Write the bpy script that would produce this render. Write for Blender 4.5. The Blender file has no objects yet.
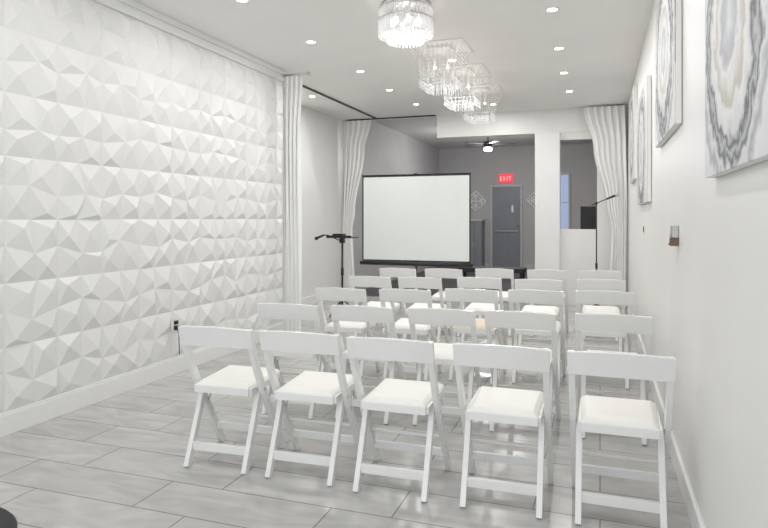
import bpy, bmesh, math, random
from mathutils import Vector, Matrix
random.seed(7)
scene = bpy.context.scene
scene.view_settings.view_transform = 'Standard'
scene.view_settings.look = 'None'

# ---------------------------------------------------------------- constants
XL, XR = -3.62, 0.41      # main room side walls
XREC = -4.40              # recessed left wall
YF, YP, YB = -2.6, 10.4, 17.5
H, HB = 3.16, 3.40
YREC = 6.95

# ---------------------------------------------------------------- materials
def mat(name, col, rough=0.5, metal=0.0, emis=None, es=0.0, alpha=1.0, spec=0.5, noise=0.0, nscale=8.0, bump=0.0, bscale=60.0):
    m = bpy.data.materials.new(name); m.use_nodes = True
    nt = m.node_tree; b = nt.nodes['Principled BSDF']
    b.inputs['Base Color'].default_value = (*col, 1)
    b.inputs['Roughness'].default_value = rough
    b.inputs['Metallic'].default_value = metal
    b.inputs['Alpha'].default_value = alpha
    b.inputs['Specular IOR Level'].default_value = spec
    if emis:
        b.inputs['Emission Color'].default_value = (*emis, 1)
        b.inputs['Emission Strength'].default_value = es
    tc = nt.nodes.new('ShaderNodeTexCoord')
    if noise > 0:
        n = nt.nodes.new('ShaderNodeTexNoise'); n.inputs['Scale'].default_value = nscale
        n.inputs['Detail'].default_value = 4
        r = nt.nodes.new('ShaderNodeValToRGB')
        r.color_ramp.elements[0].position = 0.3; r.color_ramp.elements[1].position = 0.7
        r.color_ramp.elements[0].color = (*[c*(1-noise) for c in col], 1)
        r.color_ramp.elements[1].color = (*[min(1, c*(1+noise*0.3)) for c in col], 1)
        nt.links.new(tc.outputs['Object'], n.inputs['Vector'])
        nt.links.new(n.outputs['Fac'], r.inputs['Fac'])
        nt.links.new(r.outputs['Color'], b.inputs['Base Color'])
    if bump > 0:
        n2 = nt.nodes.new('ShaderNodeTexNoise'); n2.inputs['Scale'].default_value = bscale
        bp = nt.nodes.new('ShaderNodeBump'); bp.inputs['Strength'].default_value = bump
        bp.inputs['Distance'].default_value = 0.01
        nt.links.new(tc.outputs['Object'], n2.inputs['Vector'])
        nt.links.new(n2.outputs['Fac'], bp.inputs['Height'])
        nt.links.new(bp.outputs['Normal'], b.inputs['Normal'])
    return m

M_wall   = mat('wall_paint', (0.81,0.805,0.785), 0.45, noise=0.02, nscale=2, bump=0.03)
M_panel  = mat('panel_pvc', (0.81,0.81,0.80), 0.45)
M_ceil   = mat('ceiling_paint', (0.91,0.90,0.88), 0.6, noise=0.02, nscale=2)
M_trim   = mat('trim_white', (0.84,0.84,0.83), 0.35)
M_grey   = mat('grey_wall', (0.50,0.495,0.495), 0.6, noise=0.05, nscale=2)
M_greyc  = mat('grey_ceiling', (0.70,0.69,0.68), 0.7, noise=0.03)
M_dfloor = mat('dark_floor', (0.07,0.067,0.07), 0.4, noise=0.3, nscale=6)
M_resin  = mat('white_resin', (0.86,0.86,0.85), 0.25)
M_pad    = mat('white_vinyl', (0.86,0.85,0.815), 0.45)
M_beige  = mat('beige_vinyl', (0.72,0.63,0.50), 0.5, noise=0.08)
M_steel  = mat('steel', (0.55,0.55,0.55), 0.3, 1.0)
M_chrome = mat('chrome', (0.8,0.8,0.8), 0.12, 1.0)
M_black  = mat('black_metal', (0.015,0.015,0.016), 0.4)
M_blackp = mat('black_plastic', (0.03,0.03,0.032), 0.6, noise=0.2)
M_screen = mat('screen_fabric', (0.77,0.81,0.79), 0.85)
M_curt   = mat('curtain_fabric', (0.90,0.90,0.89), 0.9, bump=0.05, bscale=200)
M_lamp   = mat('lamp_glow', (1,1,1), 0.5, emis=(1,0.97,0.92), es=14)
M_bulb   = mat('bulb_glow', (1,1,1), 0.5, emis=(1,0.93,0.82), es=5)
M_cryst  = mat('crystal', (0.93,0.94,0.96), 0.08, 0.0, emis=(1,0.98,0.95), es=0.06, alpha=0.46, spec=1.0)  # faint emission added to the material, so the crystals glow by themselves
M_cryst2 = mat('crystal_dim', (0.78,0.78,0.79), 0.12, 0.0, alpha=0.17, spec=1.0)
M_door   = mat('door_paint', (0.25,0.26,0.285), 0.45, noise=0.05)
M_frame  = mat('door_frame_paint', (0.58,0.58,0.59), 0.5)
M_red    = mat('exit_red', (0.6,0.02,0.03), 0.4, emis=(1,0.04,0.08), es=0.7)
M_redl   = mat('exit_letters', (1,0.7,0.7), 0.4, emis=(1,0.4,0.4), es=0.7)
M_blue   = mat('window_daylight', (0.4,0.45,0.6), 0.3, emis=(0.45,0.55,0.9), es=0.4)
M_iron   = mat('ornament_silver', (0.9,0.9,0.91), 0.4, 0.0)
M_silver = mat('silver_plastic', (0.5,0.5,0.5), 0.3, 0.5)
M_brown  = mat('brown_plastic', (0.18,0.11,0.08), 0.5)
M_glass  = mat('glass_pane', (0.9,0.95,1), 0.05, alpha=0.15)

def floor_mat():
    m = bpy.data.materials.new('porcelain_tile'); m.use_nodes = True
    nt = m.node_tree; N = nt.nodes; L = nt.links; b = N['Principled BSDF']
    tc = N.new('ShaderNodeTexCoord')
    br = N.new('ShaderNodeTexBrick')
    br.inputs['Scale'].default_value = 1.0
    br.inputs['Brick Width'].default_value = 0.92
    br.inputs['Row Height'].default_value = 0.305
    br.inputs['Mortar Size'].default_value = 0.0035
    br.inputs['Mortar Smooth'].default_value = 0.1
    br.inputs['Bias'].default_value = 0.0
    br.offset = 0.33; br.offset_frequency = 2
    br.inputs['Color1'].default_value = (0.47,0.465,0.455,1)
    br.inputs['Color2'].default_value = (0.52,0.515,0.505,1)
    br.inputs['Mortar'].default_value = (0.22,0.215,0.21,1)
    L.new(tc.outputs['Object'], br.inputs['Vector'])
    mp = N.new('ShaderNodeMapping'); mp.inputs['Scale'].default_value = (1.2,3.5,1); mp.inputs['Rotation'].default_value=(0,0,0.35)
    L.new(tc.outputs['Object'], mp.inputs['Vector'])
    n = N.new('ShaderNodeTexNoise'); n.inputs['Scale'].default_value = 1.7; n.inputs['Detail'].default_value = 9
    n.inputs['Distortion'].default_value = 1.8
    L.new(mp.outputs['Vector'], n.inputs['Vector'])
    r = N.new('ShaderNodeValToRGB')
    r.color_ramp.elements[0].position=0.30; r.color_ramp.elements[0].color=(0.83,0.825,0.815,1)
    r.color_ramp.elements[1].position=0.70; r.color_ramp.elements[1].color=(1.10,1.10,1.10,1)
    L.new(n.outputs['Fac'], r.inputs['Fac'])
    mx = N.new('ShaderNodeMix'); mx.data_type='RGBA'; mx.blend_type='MULTIPLY'; mx.inputs['Factor'].default_value=1
    L.new(br.outputs['Color'], mx.inputs['A']); L.new(r.outputs['Color'], mx.inputs['B'])
    L.new(mx.outputs['Result'], b.inputs['Base Color'])
    b.inputs['Roughness'].default_value = 0.22
    b.inputs['Specular IOR Level'].default_value = 0.6
    bp = N.new('ShaderNodeBump'); bp.inputs['Strength'].default_value=0.4; bp.inputs['Distance'].default_value=0.002; bp.invert=True
    L.new(br.outputs['Fac'], bp.inputs['Height']); L.new(bp.outputs['Normal'], b.inputs['Normal'])
    return m
M_floor = floor_mat()

def art_mat(name, cy, cz, seed, half):
    """abstract swirl painting; local coords Y,Z on canvas"""
    m = bpy.data.materials.new(name); m.use_nodes = True
    nt = m.node_tree; N = nt.nodes; L = nt.links; b = N['Principled BSDF']
    tc = N.new('ShaderNodeTexCoord')
    mp = N.new('ShaderNodeMapping'); mp.inputs['Location'].default_value=(seed,-cy,-cz)
    L.new(tc.outputs['Object'], mp.inputs['Vector'])
    nz = N.new('ShaderNodeTexNoise'); nz.inputs['Scale'].default_value=2.2; nz.inputs['Detail'].default_value=3
    L.new(mp.outputs['Vector'], nz.inputs['Vector'])
    sep = N.new('ShaderNodeSeparateXYZ'); L.new(mp.outputs['Vector'], sep.inputs[0])
    def mth(op,a,bv):
        x=N.new('ShaderNodeMath'); x.operation=op
        for i,v in enumerate((a,bv)):
            if v is None: continue
            if isinstance(v,(int,float)): x.inputs[i].default_value=v
            else: L.new(v,x.inputs[i])
        return x.outputs[0]
    d2 = mth('ADD', mth('MULTIPLY',sep.outputs['Y'],sep.outputs['Y']), mth('MULTIPLY',sep.outputs['Z'],sep.outputs['Z']))
    d = mth('SQRT', d2, None)
    d = mth('ADD', d, mth('MULTIPLY', mth('SUBTRACT',nz.outputs['Fac'],0.5), 0.22))
    dn = mth('DIVIDE', d, half)
    n3 = N.new('ShaderNodeTexNoise'); n3.inputs['Scale'].default_value=14; n3.inputs['Detail'].default_value=7
    L.new(mp.outputs['Vector'], n3.inputs['Vector'])
    dn = mth('ADD', dn, mth('MULTIPLY', mth('SUBTRACT',n3.outputs['Fac'],0.5), 0.26))
    r = N.new('ShaderNodeValToRGB'); cr=r.color_ramp
    cols=[(0.0,(0.66,0.67,0.69)),(0.20,(0.34,0.36,0.40)),(0.26,(0.70,0.70,0.71)),(0.40,(0.46,0.43,0.38)),(0.44,(0.72,0.72,0.72)),
          (0.54,(0.58,0.59,0.61)),(0.59,(0.03,0.035,0.045)),(0.64,(0.42,0.44,0.47)),(0.69,(0.05,0.05,0.06)),(0.75,(0.66,0.66,0.67)),(0.85,(0.32,0.34,0.38)),(0.92,(0.70,0.70,0.71)),(1.0,(0.66,0.67,0.68))]
    while len(cr.elements)<len(cols): cr.elements.new(0.5)
    for e,(p,c) in zip(cr.elements,cols): e.position=p; e.color=(*c,1)
    L.new(dn, r.inputs['Fac'])
    L.new(r.outputs['Color'], b.inputs['Base Color'])
    b.inputs['Roughness'].default_value=0.5
    bp=N.new('ShaderNodeBump'); bp.inputs['Strength'].default_value=0.3; bp.inputs['Distance'].default_value=0.01
    L.new(n3.outputs['Fac'],bp.inputs['Height']); L.new(bp.outputs['Normal'],b.inputs['Normal'])
    return m

# ---------------------------------------------------------------- builder
class B:
    def __init__(s, name, mats):
        s.name=name; s.bm=bmesh.new(); s.mats=mats
    def hexa(s, c8, mi=0):
        v=[s.bm.verts.new(c) for c in c8]
        for f in ((0,3,2,1),(4,5,6,7),(0,1,5,4),(1,2,6,5),(2,3,7,6),(3,0,4,7)):
            fa=s.bm.faces.new([v[i] for i in f]); fa.material_index=mi
    def box(s, lo, hi, mi=0):
        x0,y0,z0=lo; x1,y1,z1=hi
        s.hexa([(x0,y0,z0),(x1,y0,z0),(x1,y1,z0),(x0,y1,z0),(x0,y0,z1),(x1,y0,z1),(x1,y1,z1),(x0,y1,z1)],mi)
    def beam(s, pts, w, t, mi=0, ref=(1,0,0)):
        pts=[Vector(p) for p in pts]; ref=Vector(ref); rings=[]
        for i,p in enumerate(pts):
            a=pts[max(0,i-1)]; b=pts[min(len(pts)-1,i+1)]
            d=(b-a).normalized(); n=d.cross(ref).normalized(); r=n.cross(d).normalized()
            rings.append([s.bm.verts.new(p+r*w/2*sx+n*t/2*sy) for sx,sy in((-1,-1),(1,-1),(1,1),(-1,1))])
        for a,b in zip(rings[:-1],rings[1:]):
            for k in range(4):
                f=s.bm.faces.new([a[k],a[(k+1)%4],b[(k+1)%4],b[k]]); f.material_index=mi
        f=s.bm.faces.new(rings[0][::-1]); f.material_index=mi
        f=s.bm.faces.new(rings[-1]); f.material_index=mi
    def cyl(s, p0, p1, r0, r1=None, mi=0, seg=12, smooth=True):
        r1=r0 if r1 is None else r1
        p0=Vector(p0); p1=Vector(p1); d=(p1-p0).normalized()
        ref=Vector((0,0,1)) if abs(d.z)<0.9 else Vector((1,0,0))
        u=d.cross(ref).normalized(); v=d.cross(u)
        R=[]
        for p,r in((p0,r0),(p1,r1)):
            R.append([s.bm.verts.new(p+(u*math.cos(a)+v*math.sin(a))*r) for a in [2*math.pi*k/seg for k in range(seg)]])
        for k in range(seg):
            f=s.bm.faces.new([R[0][k],R[0][(k+1)%seg],R[1][(k+1)%seg],R[1][k]]); f.material_index=mi; f.smooth=smooth
        f=s.bm.faces.new(R[0][::-1]); f.material_index=mi
        f=s.bm.faces.new(R[1]); f.material_index=mi
    def tube(s, pts, r, mi=0, seg=8):
        for a,b in zip(pts[:-1],pts[1:]): s.cyl(a,b,r,r,mi,seg)
    def lathe(s, prof, c, mi=0, seg=32):
        rings=[]
        for r,z in prof:
            rings.append([s.bm.verts.new((c[0]+r*math.cos(2*math.pi*k/seg),c[1]+r*math.sin(2*math.pi*k/seg),c[2]+z)) for k in range(seg)])
        for a,b in zip(rings[:-1],rings[1:]):
            for k in range(seg):
                f=s.bm.faces.new([a[k],a[(k+1)%seg],b[(k+1)%seg],b[k]]); f.material_index=mi; f.smooth=True
    def sphere(s,c,r,mi=0,sc=(1,1,1),seg=14):
        g=bmesh.ops.create_uvsphere(s.bm,u_segments=seg,v_segments=seg//2+2,radius=r)
        for v in g['verts']:
            v.co=Vector((v.co.x*sc[0]+c[0],v.co.y*sc[1]+c[1],v.co.z*sc[2]+c[2]))
            for f in v.link_faces: f.material_index=mi; f.smooth=True
    def mesh(s):
        bmesh.ops.recalc_face_normals(s.bm, faces=s.bm.faces)
        me=bpy.data.meshes.new(s.name); s.bm.to_mesh(me); s.bm.free()
        for m in s.mats: me.materials.append(m)
        return me
    def done(s, loc=(0,0,0), rz=0, bevel=0, seg=2):
        me=s.mesh(); o=bpy.data.objects.new(s.name,me); scene.collection.objects.link(o)
        o.location=loc; o.rotation_euler=(0,0,rz)
        if bevel:
            md=o.modifiers.new('bevel','BEVEL'); md.width=bevel; md.segments=seg; md.limit_method='ANGLE'
        return o

def simple(name, boxes, m, bevel=0):
    b=B(name,[m])
    for lo,hi in boxes: b.box(lo,hi)
    return b.done(bevel=bevel)

# ---------------------------------------------------------------- room shell
b=B('floor',[M_floor]); b.box((XREC-0.1,YF-0.1,-0.1),(XR+0.1,YP,0)); b.done()
b=B('floor_back_room',[M_dfloor]); b.box((XREC-0.1,YP,-0.1),(XR+1.6,YB+0.1,0)); b.done()
b=B('ceiling',[M_ceil]); b.box((XREC-0.1,YF-0.1,H),(XR+0.1,YP+0.12,H+0.4)); b.done()
b=B('ceiling_back_room',[M_greyc]); b.box((XREC-0.1,YP+0.12,HB),(XR+1.6,YB+0.1,HB+0.1)); b.done()
simple('wall_right',[((XR,YF,0),(XR+0.12,YP+0.12,H))],M_wall)
simple('wall_right_back_room',[((XR+1.5,YP+0.12,0),(XR+1.6,YB,HB)),((XR+0.12,YP+0.02,0),(XR+1.6,YP+0.12,HB))],M_grey)
simple('wall_left',[((XREC,YF,0),(XL-0.03,YREC-0.2,H))],M_wall)
simple('wall_left_recess',[((XREC-0.1,YREC-0.2,0),(XREC,YP,H))],M_wall)
simple('wall_left_back_room',[((XREC-0.1,YP,0),(XREC,YB,HB))],M_grey)
simple('wall_back',[((XREC-0.1,YB,0),(XR+1.6,YB+0.1,HB))],M_grey)
# front wall (behind the camera) with an unseen window added to let fill light in
wx0,wx1,wz0,wz1=-3.1,-0.1,0.7,2.6
simple('wall_front',[((XREC,YF-0.12,0),(wx0,YF,H)),((wx1,YF-0.12,0),(XR+0.1,YF,H)),((wx0,YF-0.12,0),(wx1,YF,wz0)),((wx0,YF-0.12,wz1),(wx1,YF,H))],M_wall)
b=B('fill_window',[M_trim,M_glass])
for x in (wx0+0.03,-1.6,wx1-0.03): b.box((x-0.03,YF-0.09,wz0),(x+0.03,YF-0.03,wz1))
for z in (wz0+0.03,wz1-0.03): b.box((wx0,YF-0.09,z-0.03),(wx1,YF-0.03,z+0.03))
b.done()

# partition across the room: header, pillar, half wall with opening
ox0,ox1,oz0,oz1=-0.61,-0.045,1.22,2.66
simple('wall_partition',[
    ((-2.65,YP-0.02,2.78),(XR,YP+0.12,H)),
    ((ox0,YP,0),(XR,YP+0.12,oz0)),
    ((ox0,YP,oz1),(XR,YP+0.12,2.78)),
    ((ox1,YP,oz0),(XR,YP+0.12,oz1))],M_wall)
simple('pillar',[((-1.0,YP-0.08,0),(-0.61,YP+0.16,2.779))],M_wall,bevel=0.005)

# ---- faceted 3D wall panels
def panels():
    bm=bmesh.new()
    cell=2.89/14
    y0=6.68; nY=44; nZ=14; zb=0.15
    def node(i,j):
        a=i%2; c=j%2
        h = 0.0 if (a==0 and c==0) else (0.003 if (a!=c) else 0.016)
        rr=random.Random((i*7349+j*911)&0xffff)
        if a==1 and c==1:
            return (XL+h+rr.uniform(-.004,.008), y0-i*cell+rr.uniform(-.05,.05), zb+j*cell+rr.uniform(-.05,.05))
        if a==1:
            return (XL+h, y0-i*cell+rr.uniform(-.05,.05), zb+j*cell)
        if c==1:
            return (XL+h, y0-i*cell, zb+j*cell+rr.uniform(-.05,.05))
        return (XL+h, y0-i*cell, zb+j*cell)
    vs={}
    for i in range(nY+1):
        for j in range(nZ+1):
            vs[i,j]=bm.verts.new(node(i,j))
    for i in range(nY):
        for j in range(nZ):
            rr=random.Random((i*131+j*7919+5)&0xffff)
            q=[vs[i,j],vs[i+1,j],vs[i+1,j+1],vs[i,j+1]]
            c=sum((v.co for v in q),Vector())/4
            hh=rr.uniform(0.024,0.038)
            ap=bm.verts.new((XL+hh, c.y+rr.uniform(-.055,.055), c.z+rr.uniform(-.055,.055)))
            for k in range(4): bm.faces.new([q[k],q[(k+1)%4],ap])
    bmesh.ops.recalc_face_normals(bm,faces=bm.faces)
    me=bpy.data.meshes.new('wall_panelling'); bm.to_mesh(me); bm.free(); me.materials.append(M_panel)
    if me.polygons[0].normal.x<0: me.flip_normals()
    o=bpy.data.objects.new('wall_panelling',me); scene.collection.objects.link(o)
panels()
simple('wall_left_end',[((XL-0.03,6.68,0),(XL+0.05,6.75,H))],M_trim)
b=B('trim_crown',[M_trim]); b.box((XL-0.03,YF,3.04),(XL+0.03,6.68,H)); b.box((XL+0.03,YF,3.11),(XL+0.06,6.68,H)); b.done(bevel=0.004)
simple('baseboard_left',[((XL-0.03,YF,0),(XL+0.022,6.68,0.135)),((XL-0.03,YF,0.135),(XL+0.012,6.68,0.15))],M_trim,bevel=0.003)
simple('baseboard_left_recess',[((XREC,YREC-0.2,0),(XREC+0.02,YP,0.14))],M_trim,bevel=0.003)
simple('baseboard_right',[((XR-0.02,YF,0),(XR,YP,0.13))],M_trim,bevel=0.003)
simple('baseboard_back',[((XREC,YB-0.02,0),(-2.97,YB,0.12)),((-1.97,YB-0.02,0),(XR+1.5,YB,0.12))],M_frame)

# ---------------------------------------------------------------- chairs
def chair_mesh(padmat,name):
    b=B(name,[M_resin,padmat,M_steel])
    W=0.2225
    for sx in(-1,1):
        x=sx*(W-0.014)
        # back post running down to front foot
        b.beam([(x,0.0,0.785),(x,0.035,0.68),(x,0.085,0.56),(x,0.15,0.44),(x,0.29,0.22),(x,0.43,0.0)],0.028,0.042)
        # rear leg
        xi=sx*(W-0.043)
        b.beam([(xi,0.175,0.425),(xi,0.115,0.27),(xi,0.0,0.0)],0.028,0.040)
        # seat side rail
        b.beam([(sx*0.17,0.075,0.425),(sx*0.17,0.44,0.435)],0.026,0.04)
        # rivets
        b.cyl((x-sx*0.018,0.155,0.43),(x+sx*0.018,0.155,0.43),0.009,mi=2,seg=10)
        b.cyl((x-sx*0.018,0.20,0.355),(x+sx*0.018,0.20,0.355),0.007,mi=2,seg=10)
        # steel folding brace
        b.beam([(sx*0.193,0.34,0.415),(sx*0.193,0.235,0.31)],0.004,0.014,mi=2)
    b.box((-0.17,0.06,0.405),(0.17,0.085,0.447)); b.box((-0.17,0.425,0.412),(0.17,0.45,0.452))
    b.box((-0.16,0.08,0.42),(0.16,0.43,0.438))
    g=10
    def pz(u,v):
        e=max(abs(u),abs(v)); k=min(1,(1-e)/0.20)
        return 0.455+0.022*math.sin(k*math.pi/2)
    vs=[[None]*(g+1) for _ in range(g+1)]
    us=[-1,-.95,-.85,-.6,-.3,0,.3,.6,.85,.95,1]
    for i,u in enumerate(us):
        for j,v in enumerate(us):
            vs[i][j]=b.bm.verts.new((u*(0.174+0.006*v),0.255+v*0.192,pz(u,v)+0.006*v))
    for i in range(g):
        for j in range(g):
            f=b.bm.faces.new([vs[i][j],vs[i+1][j],vs[i+1][j+1],vs[i][j+1]]); f.material_index=1; f.smooth=True
    lo=[]
    per=[(i,0) for i in range(g)]+[(g,j) for j in range(g)]+[(i,g) for i in range(g,0,-1)]+[(0,j) for j in range(g,0,-1)]
    for (i,j) in per:
        c=vs[i][j].co; lo.append(b.bm.verts.new((c.x,c.y,c.z-0.018)))
    n=len(per)
    for k in range(n):
        a=vs[per[k][0]][per[k][1]]; c=vs[per[(k+1)%n][0]][per[(k+1)%n][1]]
        f=b.bm.faces.new([a,lo[k],lo[(k+1)%n],c]); f.material_index=1
    f=b.bm.faces.new(lo); f.material_index=1
    # top backrest rail, bowed and slightly arched
    ns=14; R=[]
    for k in range(ns+1):
        u=-1+2*k/ns; x=u*(W+0.004)
        bow=-0.026*(1-u*u); arch=0.012*(1-u*u)
        y0=bow-0.006
        ring=[(x,y0-0.017,0.790+arch),(x,y0+0.009,0.790+arch),(x,y0+0.038,0.682+arch*0.4),(x,y0+0.012,0.682+arch*0.4)]
        R.append([b.bm.verts.new(p) for p in ring])
    for a,c in zip(R[:-1],R[1:]):
        for k in range(4):
            f=b.bm.faces.new([a[k],a[(k+1)%4],c[(k+1)%4],c[k]])
    b.bm.faces.new(R[0][::-1]); b.bm.faces.new(R[-1])
    b.box((-0.172,0.034,0.085),(0.172,0.058,0.13))    # rear legs bar
    b.box((-0.20,0.335,0.105),(0.20,0.357,0.145))     # front legs bar
    b.cyl((-0.2,0.29,0.225),(0.2,0.29,0.225),0.009,seg=10)
    return b.mesh()
ME=chair_mesh(M_pad,'folding_chair_mesh'); ME2=chair_mesh(M_beige,'folding_chair_mesh_beige')
chairs=[(.085,2.97,0),(-.447,2.965,1),(-.998,2.95,1),(-1.51,2.96,2),(-2.015,2.94,3),
 (.077,4.14,0),(-.49,4.07,-1),(-1.0,4.03,2),(-1.55,3.98,0),(-2.08,3.90,3),
 (.03,5.44,1),(-.51,5.32,0),(-1.035,5.22,-2),(-1.565,5.03,1),(-2.11,4.92,2),
 (.01,6.46,0),(-.576,6.26,1),(-1.16,6.27,0),(-1.73,6.07,1),(-2.25,6.01,-1),
 (0,7.54,0),(-.585,7.47,0),(-1.19,7.41,1),(-1.76,7.20,0),(-2.3,7.10,0)]
for i,(x,y,a) in enumerate(chairs):
    o=bpy.data.objects.new('folding_chair',ME2 if i in(12,) else ME); scene.collection.objects.link(o)
    o.location=(x,y,0); o.rotation_euler=(0,0,math.radians(a))
    md=o.modifiers.new('bevel','BEVEL'); md.width=0.004; md.segments=2; md.limit_method='ANGLE'

# ---------------------------------------------------------------- projector screen
b=B('projector_screen',[M_black,M_screen])
sx0,sx1,sz0,sz1,sy=-3.22,-1.65,0.79,2.0,8.30
b.box((sx0,sy-0.004,sz0),(sx1,sy+0.004,sz1),0)
b.box((sx0+0.02,sy-0.006,sz0+0.02),(sx1-0.02,sy-0.003,sz1-0.02),1)
b.box((sx0-0.01,sy-0.012,sz1),(sx1+0.01,sy+0.012,sz1+0.012),0)
b.cyl((sx0-0.03,sy,sz0-0.03),(sx1+0.03,sy,sz0-0.03),0.028,mi=0,seg=16)
cx=(sx0+sx1)/2
b.cyl((cx,sy+0.06,0.32),(cx,sy+0.06,sz1+0.03),0.014,mi=0)
b.box((cx-0.02,sy,sz1-0.02),(cx+0.02,sy+0.08,sz1+0.02),0)
b.box((cx-0.03,sy,sz0-0.06),(cx+0.03,sy+0.09,sz0),0)
for a in (90,210,330):
    r=math.radians(a); dx,dy=math.cos(r),math.sin(r)
    b.cyl((cx+dx*0.02,sy+0.06+dy*0.02,0.55),(cx+dx*0.5,sy+0.06+dy*0.42,0.012),0.011,mi=0)
    b.cyl((cx,sy+0.06,0.33),(cx+dx*0.26,sy+0.06+dy*0.23,0.27),0.008,mi=0)
b.done()

# ---------------------------------------------------------------- curtains
def curtain(name,keys,yc,folds,amp,nu=96,nz=40,along='x',rod=None):
    b=B(name,[M_curt,M_steel])
    zt=keys[0][0]; zb=keys[-1][0]
    g=[]
    for j in range(nz+1):
        z=zt+(zb-zt)*j/nz
        for k in range(len(keys)-1):
            if keys[k][0]>=z>=keys[k+1][0]-1e-6:
                t=(keys[k][0]-z)/(keys[k][0]-keys[k+1][0]); t=t*t*(3-2*t)
                a=keys[k][1]*(1-t)+keys[k+1][1]*t; c=keys[k][2]*(1-t)+keys[k+1][2]*t; break
        row=[]
        for i in range(nu+1):
            u=i/nu
            w=amp*math.sin(u*folds*2*math.pi+0.5*math.sin(z*1.7))+amp*0.35*math.sin(u*folds*4.3*math.pi+z*2+1)
            p=a+(c-a)*u+0.01*math.sin(u*folds*4*math.pi+z)
            row.append(b.bm.verts.new((p,yc+w,z) if along=='x' else (yc+w,p,z)))
        g.append(row)
    for j in range(nz):
        for i in range(nu):
            f=b.bm.faces.new([g[j][i],g[j][i+1],g[j+1][i+1],g[j+1][i]]); f.smooth=True
    if rod:
        p0,p1=rod; b.cyl(p0,p1,0.012,mi=1); 
        b.sphere(p0,0.022,1); b.sphere(p1,0.022,1)
    return b.done()
curtain('curtain',[(3.06,-3.52,-3.27),(2.4,-3.52,-3.31),(0.03,-3.52,-3.30)],6.52,4,0.022,rod=((-3.53,6.52,3.08),(-3.2,6.52,3.08)))
curtain('curtain',[(3.13,-4.33,-3.80),(2.6,-4.34,-3.93),(1.5,-4.35,-4.13),(1.2,-4.36,-4.18),(0.03,-4.37,-4.12)],10.24,5,0.025)
curtain('curtain',[(3.13,-0.25,0.36),(2.5,-0.10,0.37),(1.6,0.08,0.38),(1.2,0.17,0.38),(0.03,0.12,0.375)],10.2,6,0.025)
# ceiling curtain track
b=B('curtain_track',[M_black]); b.box((-3.735,7.2,H-0.02),(-3.705,10.30,H)); b.box((-4.3,10.27,H-0.02),(-2.65,10.30,H)); b.done()

# ---------------------------------------------------------------- downlights
dl=[(-2.72,4.34),(-2.72,5.6),(-2.71,6.92),(-2.73,8.06),(-2.68,9.2),(-.38,5.4),(-.4,6.66),(-.41,7.8),(-.4,8.96),
    (-1.56,6.77),(-1.56,9.6),(-3.92,8.1),(-2.72,3.0),(-.38,4.1),(-2.72,1.4),(-.38,2.6),(-.38,1.0),(-1.56,1.8),(-1.56,-0.2)]
def downlight(x,y,z,e):
    b=B('recessed_downlight',[M_trim,M_lamp])
    b.lathe([(0.062,-0.0),(0.060,-0.006),(0.044,-0.008),(0.042,-0.002)],(0,0,0),0,28)
    b.cyl((0,0,-0.001),(0,0,-0.005),0.043,mi=1,seg=24)
    o=b.done(loc=(x,y,z))
    l=bpy.data.lights.new('lamp','AREA'); l.shape='DISK'; l.size=0.08; l.energy=e; l.color=(1,0.988,0.968)
    lo=bpy.data.objects.new('lamp',l); scene.collection.objects.link(lo); lo.parent=o; lo.location=(0,0,-0.012)
for x,y in dl: downlight(x,y,H,(9.6 if y>7.5 else (7.6 if y>4 else 5.5)))
for x,y in ((-1.6,12.2),(0.6,12.6),(-1.6,14.2)): downlight(x,y,HB,22.0)  # extra lamps added out of view behind the header, brighten the back room

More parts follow.
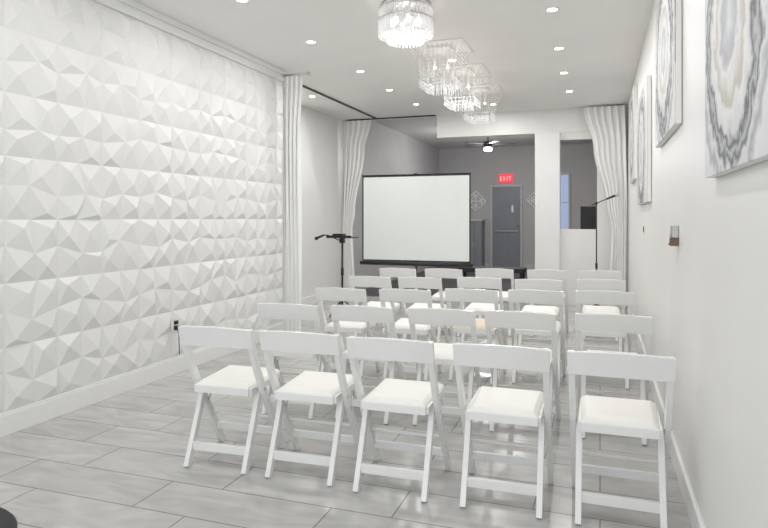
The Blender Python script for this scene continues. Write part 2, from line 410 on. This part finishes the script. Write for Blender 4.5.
# ---------------------------------------------------------------- chandeliers
def drop(b,x,y,z,r,h,mi):
    v=b.bm.verts
    top=v.new((x,y,z)); bot=v.new((x,y,z-h))
    a=random.random()*1.5
    mid=[v.new((x+r*math.cos(a+k*math.pi/2),y+r*math.sin(a+k*math.pi/2),z-h*0.4)) for k in range(4)]
    for k in range(4):
        for p in(top,bot):
            f=b.bm.faces.new([p,mid[k],mid[(k+1)%4]]); f.material_index=mi
def chandelier_round(loc):
    b=B('crystal_chandelier',[M_chrome,M_cryst,M_bulb])
    b.lathe([(0.0,0),(0.20,0),(0.20,-0.03),(0.0,-0.03)],(0,0,0),0,40)
    for r,zt,zb in((0.215,-0.04,-0.15),(0.222,-0.13,-0.25),(0.15,-0.22,-0.295)):
        b.lathe([(r-0.012,zt),(r+0.004,zt),(r+0.004,zt-0.012),(r-0.012,zt-0.012),(r-0.012,zt)],(0,0,0),0,40)
        n=int(2*math.pi*r/0.030)
        for k in range(n):
            a=2*math.pi*k/n; x,y=r*math.cos(a),r*math.sin(a)
            dx,dy=-math.sin(a),math.cos(a)
            z0=zt-0.012; z1=zb
            b.hexa([(x-dx*.012-math.cos(a)*.005,y-dy*.012-math.sin(a)*.005,z1),(x+dx*.012-math.cos(a)*.005,y+dy*.012-math.sin(a)*.005,z1),
                    (x+dx*.006+math.cos(a)*.008,y+dy*.006+math.sin(a)*.008,z1),(x-dx*.006+math.cos(a)*.008,y-dy*.006+math.sin(a)*.008,z1),
                    (x-dx*.012-math.cos(a)*.005,y-dy*.012-math.sin(a)*.005,z0),(x+dx*.012-math.cos(a)*.005,y+dy*.012-math.sin(a)*.005,z0),
                    (x+dx*.006+math.cos(a)*.008,y+dy*.006+math.sin(a)*.008,z0),(x-dx*.006+math.cos(a)*.008,y-dy*.006+math.sin(a)*.008,z0)],1)
            drop(b,x,y,z1,0.010,0.028,1)
    for k in range(6):
        a=k*math.pi/3; b.sphere((0.11*math.cos(a),0.11*math.sin(a),-0.15),0.024,2)
        b.cyl((0.11*math.cos(a),0.11*math.sin(a),-0.03),(0.11*math.cos(a),0.11*math.sin(a),-0.13),0.010,mi=0,seg=8)
    b.cyl((0,0,-0.02),(0,0,-0.25),0.012,mi=0)
    for rr,zz in((0.215,-.045),(0.222,-.137),(0.15,-.227)):
        for k in range(3): b.beam([(rr*math.cos(k*2.094),rr*math.sin(k*2.094),zz),(0,0,zz)],0.01,0.006,ref=(0,0,1))
    o=b.done(loc=loc)
    l=bpy.data.lights.new('bulb','POINT'); l.energy=4.5; l.shadow_soft_size=0.05; l.color=(1,0.95,0.88)
    lo=bpy.data.objects.new('bulb',l); scene.collection.objects.link(lo); lo.parent=o; lo.location=(0,0,-0.36)
    return o
def chandelier_square(loc):
    b=B('crystal_chandelier',[M_trim,M_cryst2,M_bulb,M_cryst])
    S=0.28
    # thin square frame on the ceiling
    for a,c in(((-S,-S),(S,-S)),((S,-S),(S,S)),((S,S),(-S,S)),((-S,S),(-S,-S))):
        b.beam([(a[0],a[1],-0.006),(c[0],c[1],-0.006)],0.008,0.008,ref=(0,0,1))
    b.box((-0.12,-0.12,-0.025),(0.12,0.12,0),0)
    n=11
    for side in range(4):
        for k in range(n):
            t=-1+2*k/n
            p=[(S*t,-S),(S,S*t),(-S*t,S),(-S,-S*t)][side]
            for q in range(13):
                f=q/12.0
                sc=1-0.36*math.sin(f*math.pi/2)
                z=-0.02-0.36*f**1.3
                drop(b,p[0]*sc,p[1]*sc,z,0.0075,0.030,1)
    for s2 in (0.64,0.38):
        for side in range(4):
            m=8
            for k in range(m):
                t=-1+2*k/m; e=S*s2
                p=[(e*t,-e),(e,e*t),(-e*t,e),(-e,-e*t)][side]
                for q in range(3): drop(b,p[0],p[1],-0.35-0.033*q-(0.6-s2)*0.12,0.009,0.034,3)
    for s2,z in((0.64,-0.35),(0.38,-0.38)):
        e=S*s2
        for a,c in(((-e,-e),(e,-e)),((e,-e),(e,e)),((e,e),(-e,e)),((-e,e),(-e,-e))):
            b.cyl((a[0],a[1],z),(c[0],c[1],z),0.003,mi=0,seg=6)
    for dx,dy in((-1,-1),(1,-1),(1,1),(-1,1)):
        b.cyl((dx*S*.38,dy*S*.38,-0.02),(dx*S*.38,dy*S*.38,-0.38),0.002,mi=0,seg=6)
        b.cyl((dx*S*.64,dy*S*.64,-0.01),(dx*S*.64,dy*S*.64,-0.35),0.002,mi=0,seg=6)
    for dx in(-.07,.07):
        b.cyl((dx,0,-0.02),(dx,0,-0.18),0.005,mi=0,seg=8); b.sphere((dx,0,-0.20),0.014,2)
    o=b.done(loc=loc)
    l=bpy.data.lights.new('bulb','POINT'); l.energy=1.2; l.shadow_soft_size=0.05; l.color=(1,0.93,0.84)
    lo=bpy.data.objects.new('bulb',l); scene.collection.objects.link(lo); lo.parent=o; lo.location=(0,0,-0.28)
chandelier_round((-1.51,4.88,H))
for y in (6.25,7.30,8.42): chandelier_square((-1.55,y,H))
chandelier_square((-1.52,2.95,H))

# ---------------------------------------------------------------- paintings on the right wall
def painting(y0,y1,z0,z1,cy,cz,seed,half):
    m=art_mat('abstract_paint',cy,cz,seed,half)
    b=B('abstract_painting',[M_pad,m])
    b.box((-0.032,y0,z0),(-0.004,y1,z1),0)
    b.box((-0.037,y0,z0),(-0.032,y1,z1),1)
    b.done(loc=(XR,0,0))
painting(1.62,2.60,1.55,2.70,2.14,2.00,1.3,0.60)
painting(3.60,4.82,1.90,3.0,4.22,2.42,5.1,0.70)
painting(5.65,7.20,1.54,2.60,6.45,2.05,9.4,0.70)
painting(7.75,9.00,1.86,2.95,8.4,2.4,13.7,0.64)

# wall controls
b=B('light_switch',[M_trim,M_brown]); b.box((-0.008,-0.05,-0.07),(0,0.05,0.07),0); b.box((-0.016,-0.016,-0.028),(-0.008,0.016,0.028),1); b.done(loc=(XR,6.5,1.29),bevel=0.002)
b=B('soap_dispenser',[M_trim,M_silver,M_brown]); b.box((-0.035,-0.05,0.0),(0,0.05,0.07),1); b.box((-0.045,-0.045,-0.045),(0,0.045,0.0),2); b.box((-0.055,-0.035,-0.03),(-0.045,0.03,0.03),0)
b.done(loc=(XR,3.80,1.29),bevel=0.006)
b=B('wall_outlet',[M_trim,M_black])
b.box((0,-0.04,-0.06),(0.01,0.04,0.06),0); b.box((0.01,-0.02,-0.04),(0.04,0.015,-0.005),1); b.box((0.01,-0.02,0.01),(0.03,0.015,0.04),1)
b.tube([(0.035,-0.01,-0.03),(0.04,0.01,-0.08),(0.025,0.03,-0.16),(0.015,0.05,-0.27)],0.004,1)
b.done(loc=(XL+0.042,4.6,0.447))

# ---------------------------------------------------------------- stands
def mic_stand(loc,h,boom,rz):
    b=B('microphone_stand',[M_black,M_steel])
    for a in(90,210,330):
        r=math.radians(a); b.cyl((0,0,0.12),(0.28*math.cos(r),0.28*math.sin(r),0.012),0.008)
        b.sphere((0.28*math.cos(r),0.28*math.sin(r),0.014),0.014)
    b.cyl((0,0,0.08),(0,0,0.7),0.013); b.cyl((0,0,0.7),(0,0,h),0.009); b.cyl((0,0,0.66),(0,0,0.73),0.018)
    b.sphere((0,0,h),0.022)
    b.cyl((-boom[0]*0.5,0,h-boom[1]*0.5),(boom[0],0,h+boom[1]),0.007)
    e=Vector((boom[0],0,h+boom[1])); d=Vector((boom[0],0,boom[1])).normalized()
    b.cyl(e,e+d*0.13,0.012,0.017,0); b.sphere(e+d*0.155,0.028,1)
    b.done(loc=loc,rz=rz)
mic_stand((-0.05,9.75,0),1.62,(0.14,0.06),0)
b=B('music_stand',[M_black,M_steel])
for a in(30,150,270):
    r=math.radians(a); b.cyl((0,0,0.30),(0.30*math.cos(r),0.30*math.sin(r),0.012),0.009)
b.cyl((0,0,0.1),(0,0,1.13),0.013); b.cyl((0,0,0.62),(0,0,0.72),0.020)
b.box((-0.17,-0.14,1.13),(0.19,0.14,1.143)); b.box((-0.17,-0.155,1.13),(0.19,-0.14,1.165))
b.box((-0.12,-0.06,1.143),(0.03,0.05,1.185)); b.box((-0.03,-0.03,1.06),(0.03,0.03,1.13))
# gooseneck microphone clamped to the desk
b.tube([(0,0,1.08),(-0.10,-0.02,1.12),(-0.20,-0.03,1.165),(-0.27,-0.03,1.165)],0.007,0)
b.cyl((-0.26,-0.03,1.167),(-0.36,-0.03,1.125),0.013,0.018,0); b.sphere((-0.375,-0.03,1.118),0.026,0)
b.done(loc=(-3.32,7.80,0))

# black floor mat in the near-left corner
b=B('floor_mat',[M_blackp]); 
b.cyl((0,0,0.001),(0,0,0.012),0.42,0.41,seg=48); b.done(loc=(-2.78,1.80,0))

# ---------------------------------------------------------------- back room
dx0,dx1,dzt=-2.86,-2.08,2.27
b=B('door_1',[M_door,M_frame,M_steel,M_black])
y=YB-0.001
b.box((dx0,y-0.045,0.01),(dx1,y-0.005,dzt),0)
for x0,x1 in((dx0+0.10,(dx0+dx1)/2-0.04),((dx0+dx1)/2+0.04,dx1-0.10)):
    for z0,z1 in((0.25,0.95),(1.10,2.10)):
        b.box((x0,y-0.053,z0),(x1,y-0.045,z1),0)
b.box((dx0-0.05,y-0.06,0),(dx0,y,dzt+0.05),1); b.box((dx1,y-0.06,0),(dx1+0.05,y,dzt+0.05),1); b.box((dx0,y-0.06,dzt),(dx1,y,dzt+0.05),1)
b.box((dx0+0.08,y-0.09,1.02),(dx1-0.08,y-0.07,1.05),2)
b.sphere((dx1-0.09,y-0.08,1.2),0.03,2); b.box((dx1-0.25,y-0.055,1.55),(dx1-0.19,y-0.045,1.75),2)
b.done(bevel=0.004)
b=B('exit_sign',[M_red,M_redl]); b.box((-0.19,-0.05,-0.12),(0.19,-0.002,0.12),0)
def st(x0,z0,x1,z1): b.box((x0,-0.056,z0),(x1,-0.050,z1),1)
c=-0.125; st(c-.03,-.06,c-.015,.06); [st(c-.015,z-.007,c+.025,z+.007) for z in(-.053,0,.053)]
c=-0.045; b.beam([(c-.025,-.053,-.06),(c+.025,-.053,.06)],.006,.014,1,(0,1,0)); b.beam([(c+.025,-.053,-.06),(c-.025,-.053,.06)],.006,.014,1,(0,1,0))
c=0.035; st(c-.008,-.06,c+.008,.06)
c=0.11; st(c-.008,-.06,c+.008,.046); st(c-.035,.046,c+.035,.06)
b.done(loc=(-2.48,YB,2.50))
def ornament(x,z):
    b=B('metal_ornament',[M_iron]); S=0.29
    P=[(0,S),(S,0),(0,-S),(-S,0)]
    for s in(1.0,0.62):
        for k in range(4):
            a=P[k]; c=P[(k+1)%4]; b.cyl((a[0]*s,-0.02,a[1]*s),(c[0]*s,-0.02,c[1]*s),0.017,seg=8)
    for k in range(4):
        a=k*math.pi/2+math.pi/4; cx,cz=0.13*math.cos(a),0.13*math.sin(a)
        pts=[(cx+0.075*math.cos(t),-0.02,cz+0.075*math.sin(t)) for t in [i*math.pi/8 for i in range(17)]]
        b.tube(pts,0.013,seg=6)
        a=k*math.pi/2; cx,cz=0.2*math.cos(a),0.2*math.sin(a)
        pts=[(cx+0.05*math.cos(t),-0.02,cz+0.05*math.sin(t)) for t in [i*math.pi/6 for i in range(13)]]
        b.tube(pts,0.012,seg=6)
        b.cyl((0,-0.02,0),(S*math.cos(a),-0.02,S*math.sin(a)),0.010,seg=6)
    b.cyl((0,-0.03,0),(0,-0.002,0),0.03)
    b.done(loc=(x,YB,z))
ornament(-3.33,1.88); ornament(-1.62,1.90)
# ceiling fan with light
b=B('ceiling_fan',[M_blackp,M_bulb])
b.cyl((0,0,0),(0,0,-0.05),0.07,0.05); b.cyl((0,0,0),(0,0,-0.30),0.013); b.cyl((0,0,-0.28),(0,0,-0.40),0.11,0.09,seg=24)
b.sphere((0,0,-0.44),0.10,1,(1,1,0.55))
for k in range(5):
    a=k*2*math.pi/5+0.2; c,s=math.cos(a),math.sin(a)
    b.beam([(0.1*c,0.1*s,-0.33),(0.2*c,0.2*s,-0.33),(0.62*c,0.62*s,-0.33)],0.008,0.13,ref=(0,0,1))
o=b.done(loc=(-2.39,14.0,HB))
l=bpy.data.lights.new('fan_lamp','POINT'); l.energy=80; l.shadow_soft_size=0.08
lo=bpy.data.objects.new('fan_lamp',l); scene.collection.objects.link(lo); lo.parent=o; lo.location=(0,0,-0.60)
# cabinets / counter
b=B('storage_cabinet',[M_door,M_frame,M_steel])
b.box((-0.2,-0.25,0),(0.2,0.25,1.32),0); b.box((-0.22,-0.27,1.32),(0.22,0.27,1.36),1)
b.box((-0.19,-0.265,0.08),(-0.005,-0.25,1.28),0); b.box((0.005,-0.265,0.08),(0.19,-0.25,1.28),0)
b.cyl((-0.03,-0.28,0.6),(-0.03,-0.28,0.75),0.006,mi=2); b.cyl((0.03,-0.28,0.6),(0.03,-0.28,0.75),0.006,mi=2)
b.done(loc=(-3.25,17.1,0),bevel=0.004)
b=B('bench',[M_blackp]); b.box((-0.6,-0.2,0.40),(0.6,0.2,0.48))
for sx in(-1,1):
    for s2 in(-1,1): b.box((sx*0.55-0.025,s2*0.16-0.025,0),(sx*0.55+0.025,s2*0.16+0.025,0.40))
    b.box((sx*0.55-0.02,-0.16,0.12),(sx*0.55+0.02,0.16,0.16))
b.done(loc=(-1.9,11.6,0),bevel=0.006)
b=B('loudspeaker',[M_blackp,M_black])
b.box((-0.13,-0.14,1.05),(0.13,0.14,1.60),0); b.cyl((0,-0.15,1.20),(0,-0.135,1.20),0.10,mi=1,seg=24); b.cyl((0,-0.15,1.46),(0,-0.135,1.46),0.05,mi=1,seg=20)
b.cyl((0,0,0.1),(0,0,1.05),0.018,mi=1)
for a in(90,210,330):
    r=math.radians(a); b.cyl((0,0,0.5),(0.4*math.cos(r),0.4*math.sin(r),0.012),0.012,mi=1)
b.done(loc=(-0.19,11.4,0))
b=B('window_2',[M_frame,M_blue]); b.box((-0.16,-0.05,-0.8),(0.16,-0.001,0.8),0); b.box((-0.11,-0.056,-0.74),(0.11,-0.05,0.74),1)
b.box((-0.12,-0.065,-0.015),(0.12,-0.056,0.015),0); b.done(loc=(-0.92,YB,1.82))

# ---------------------------------------------------------------- light & camera
w=bpy.data.worlds.new('sky'); scene.world=w; w.use_nodes=True
w.node_tree.nodes['Background'].inputs['Color'].default_value=(0.85,0.92,1,1)
w.node_tree.nodes['Background'].inputs['Strength'].default_value=1.3
l=bpy.data.lights.new('front_fill_light','AREA'); l.shape='RECTANGLE'; l.size=2.9; l.size_y=1.8; l.energy=60; l.color=(0.93,0.965,1)  # added fill light behind the camera, set in the unseen window
lo=bpy.data.objects.new('front_fill_light',l); scene.collection.objects.link(lo); lo.location=(-1.6,YF-0.15,1.65); lo.rotation_euler=(math.radians(90),0,0)

cam=bpy.data.cameras.new('camera'); co=bpy.data.objects.new('camera',cam); scene.collection.objects.link(co)
cam.sensor_width=36; cam.lens=620/768*36; cam.shift_y=-46/768
co.location=(0,0,1.4); co.rotation_euler=(math.radians(90),0,math.radians(19.21))
scene.camera=co
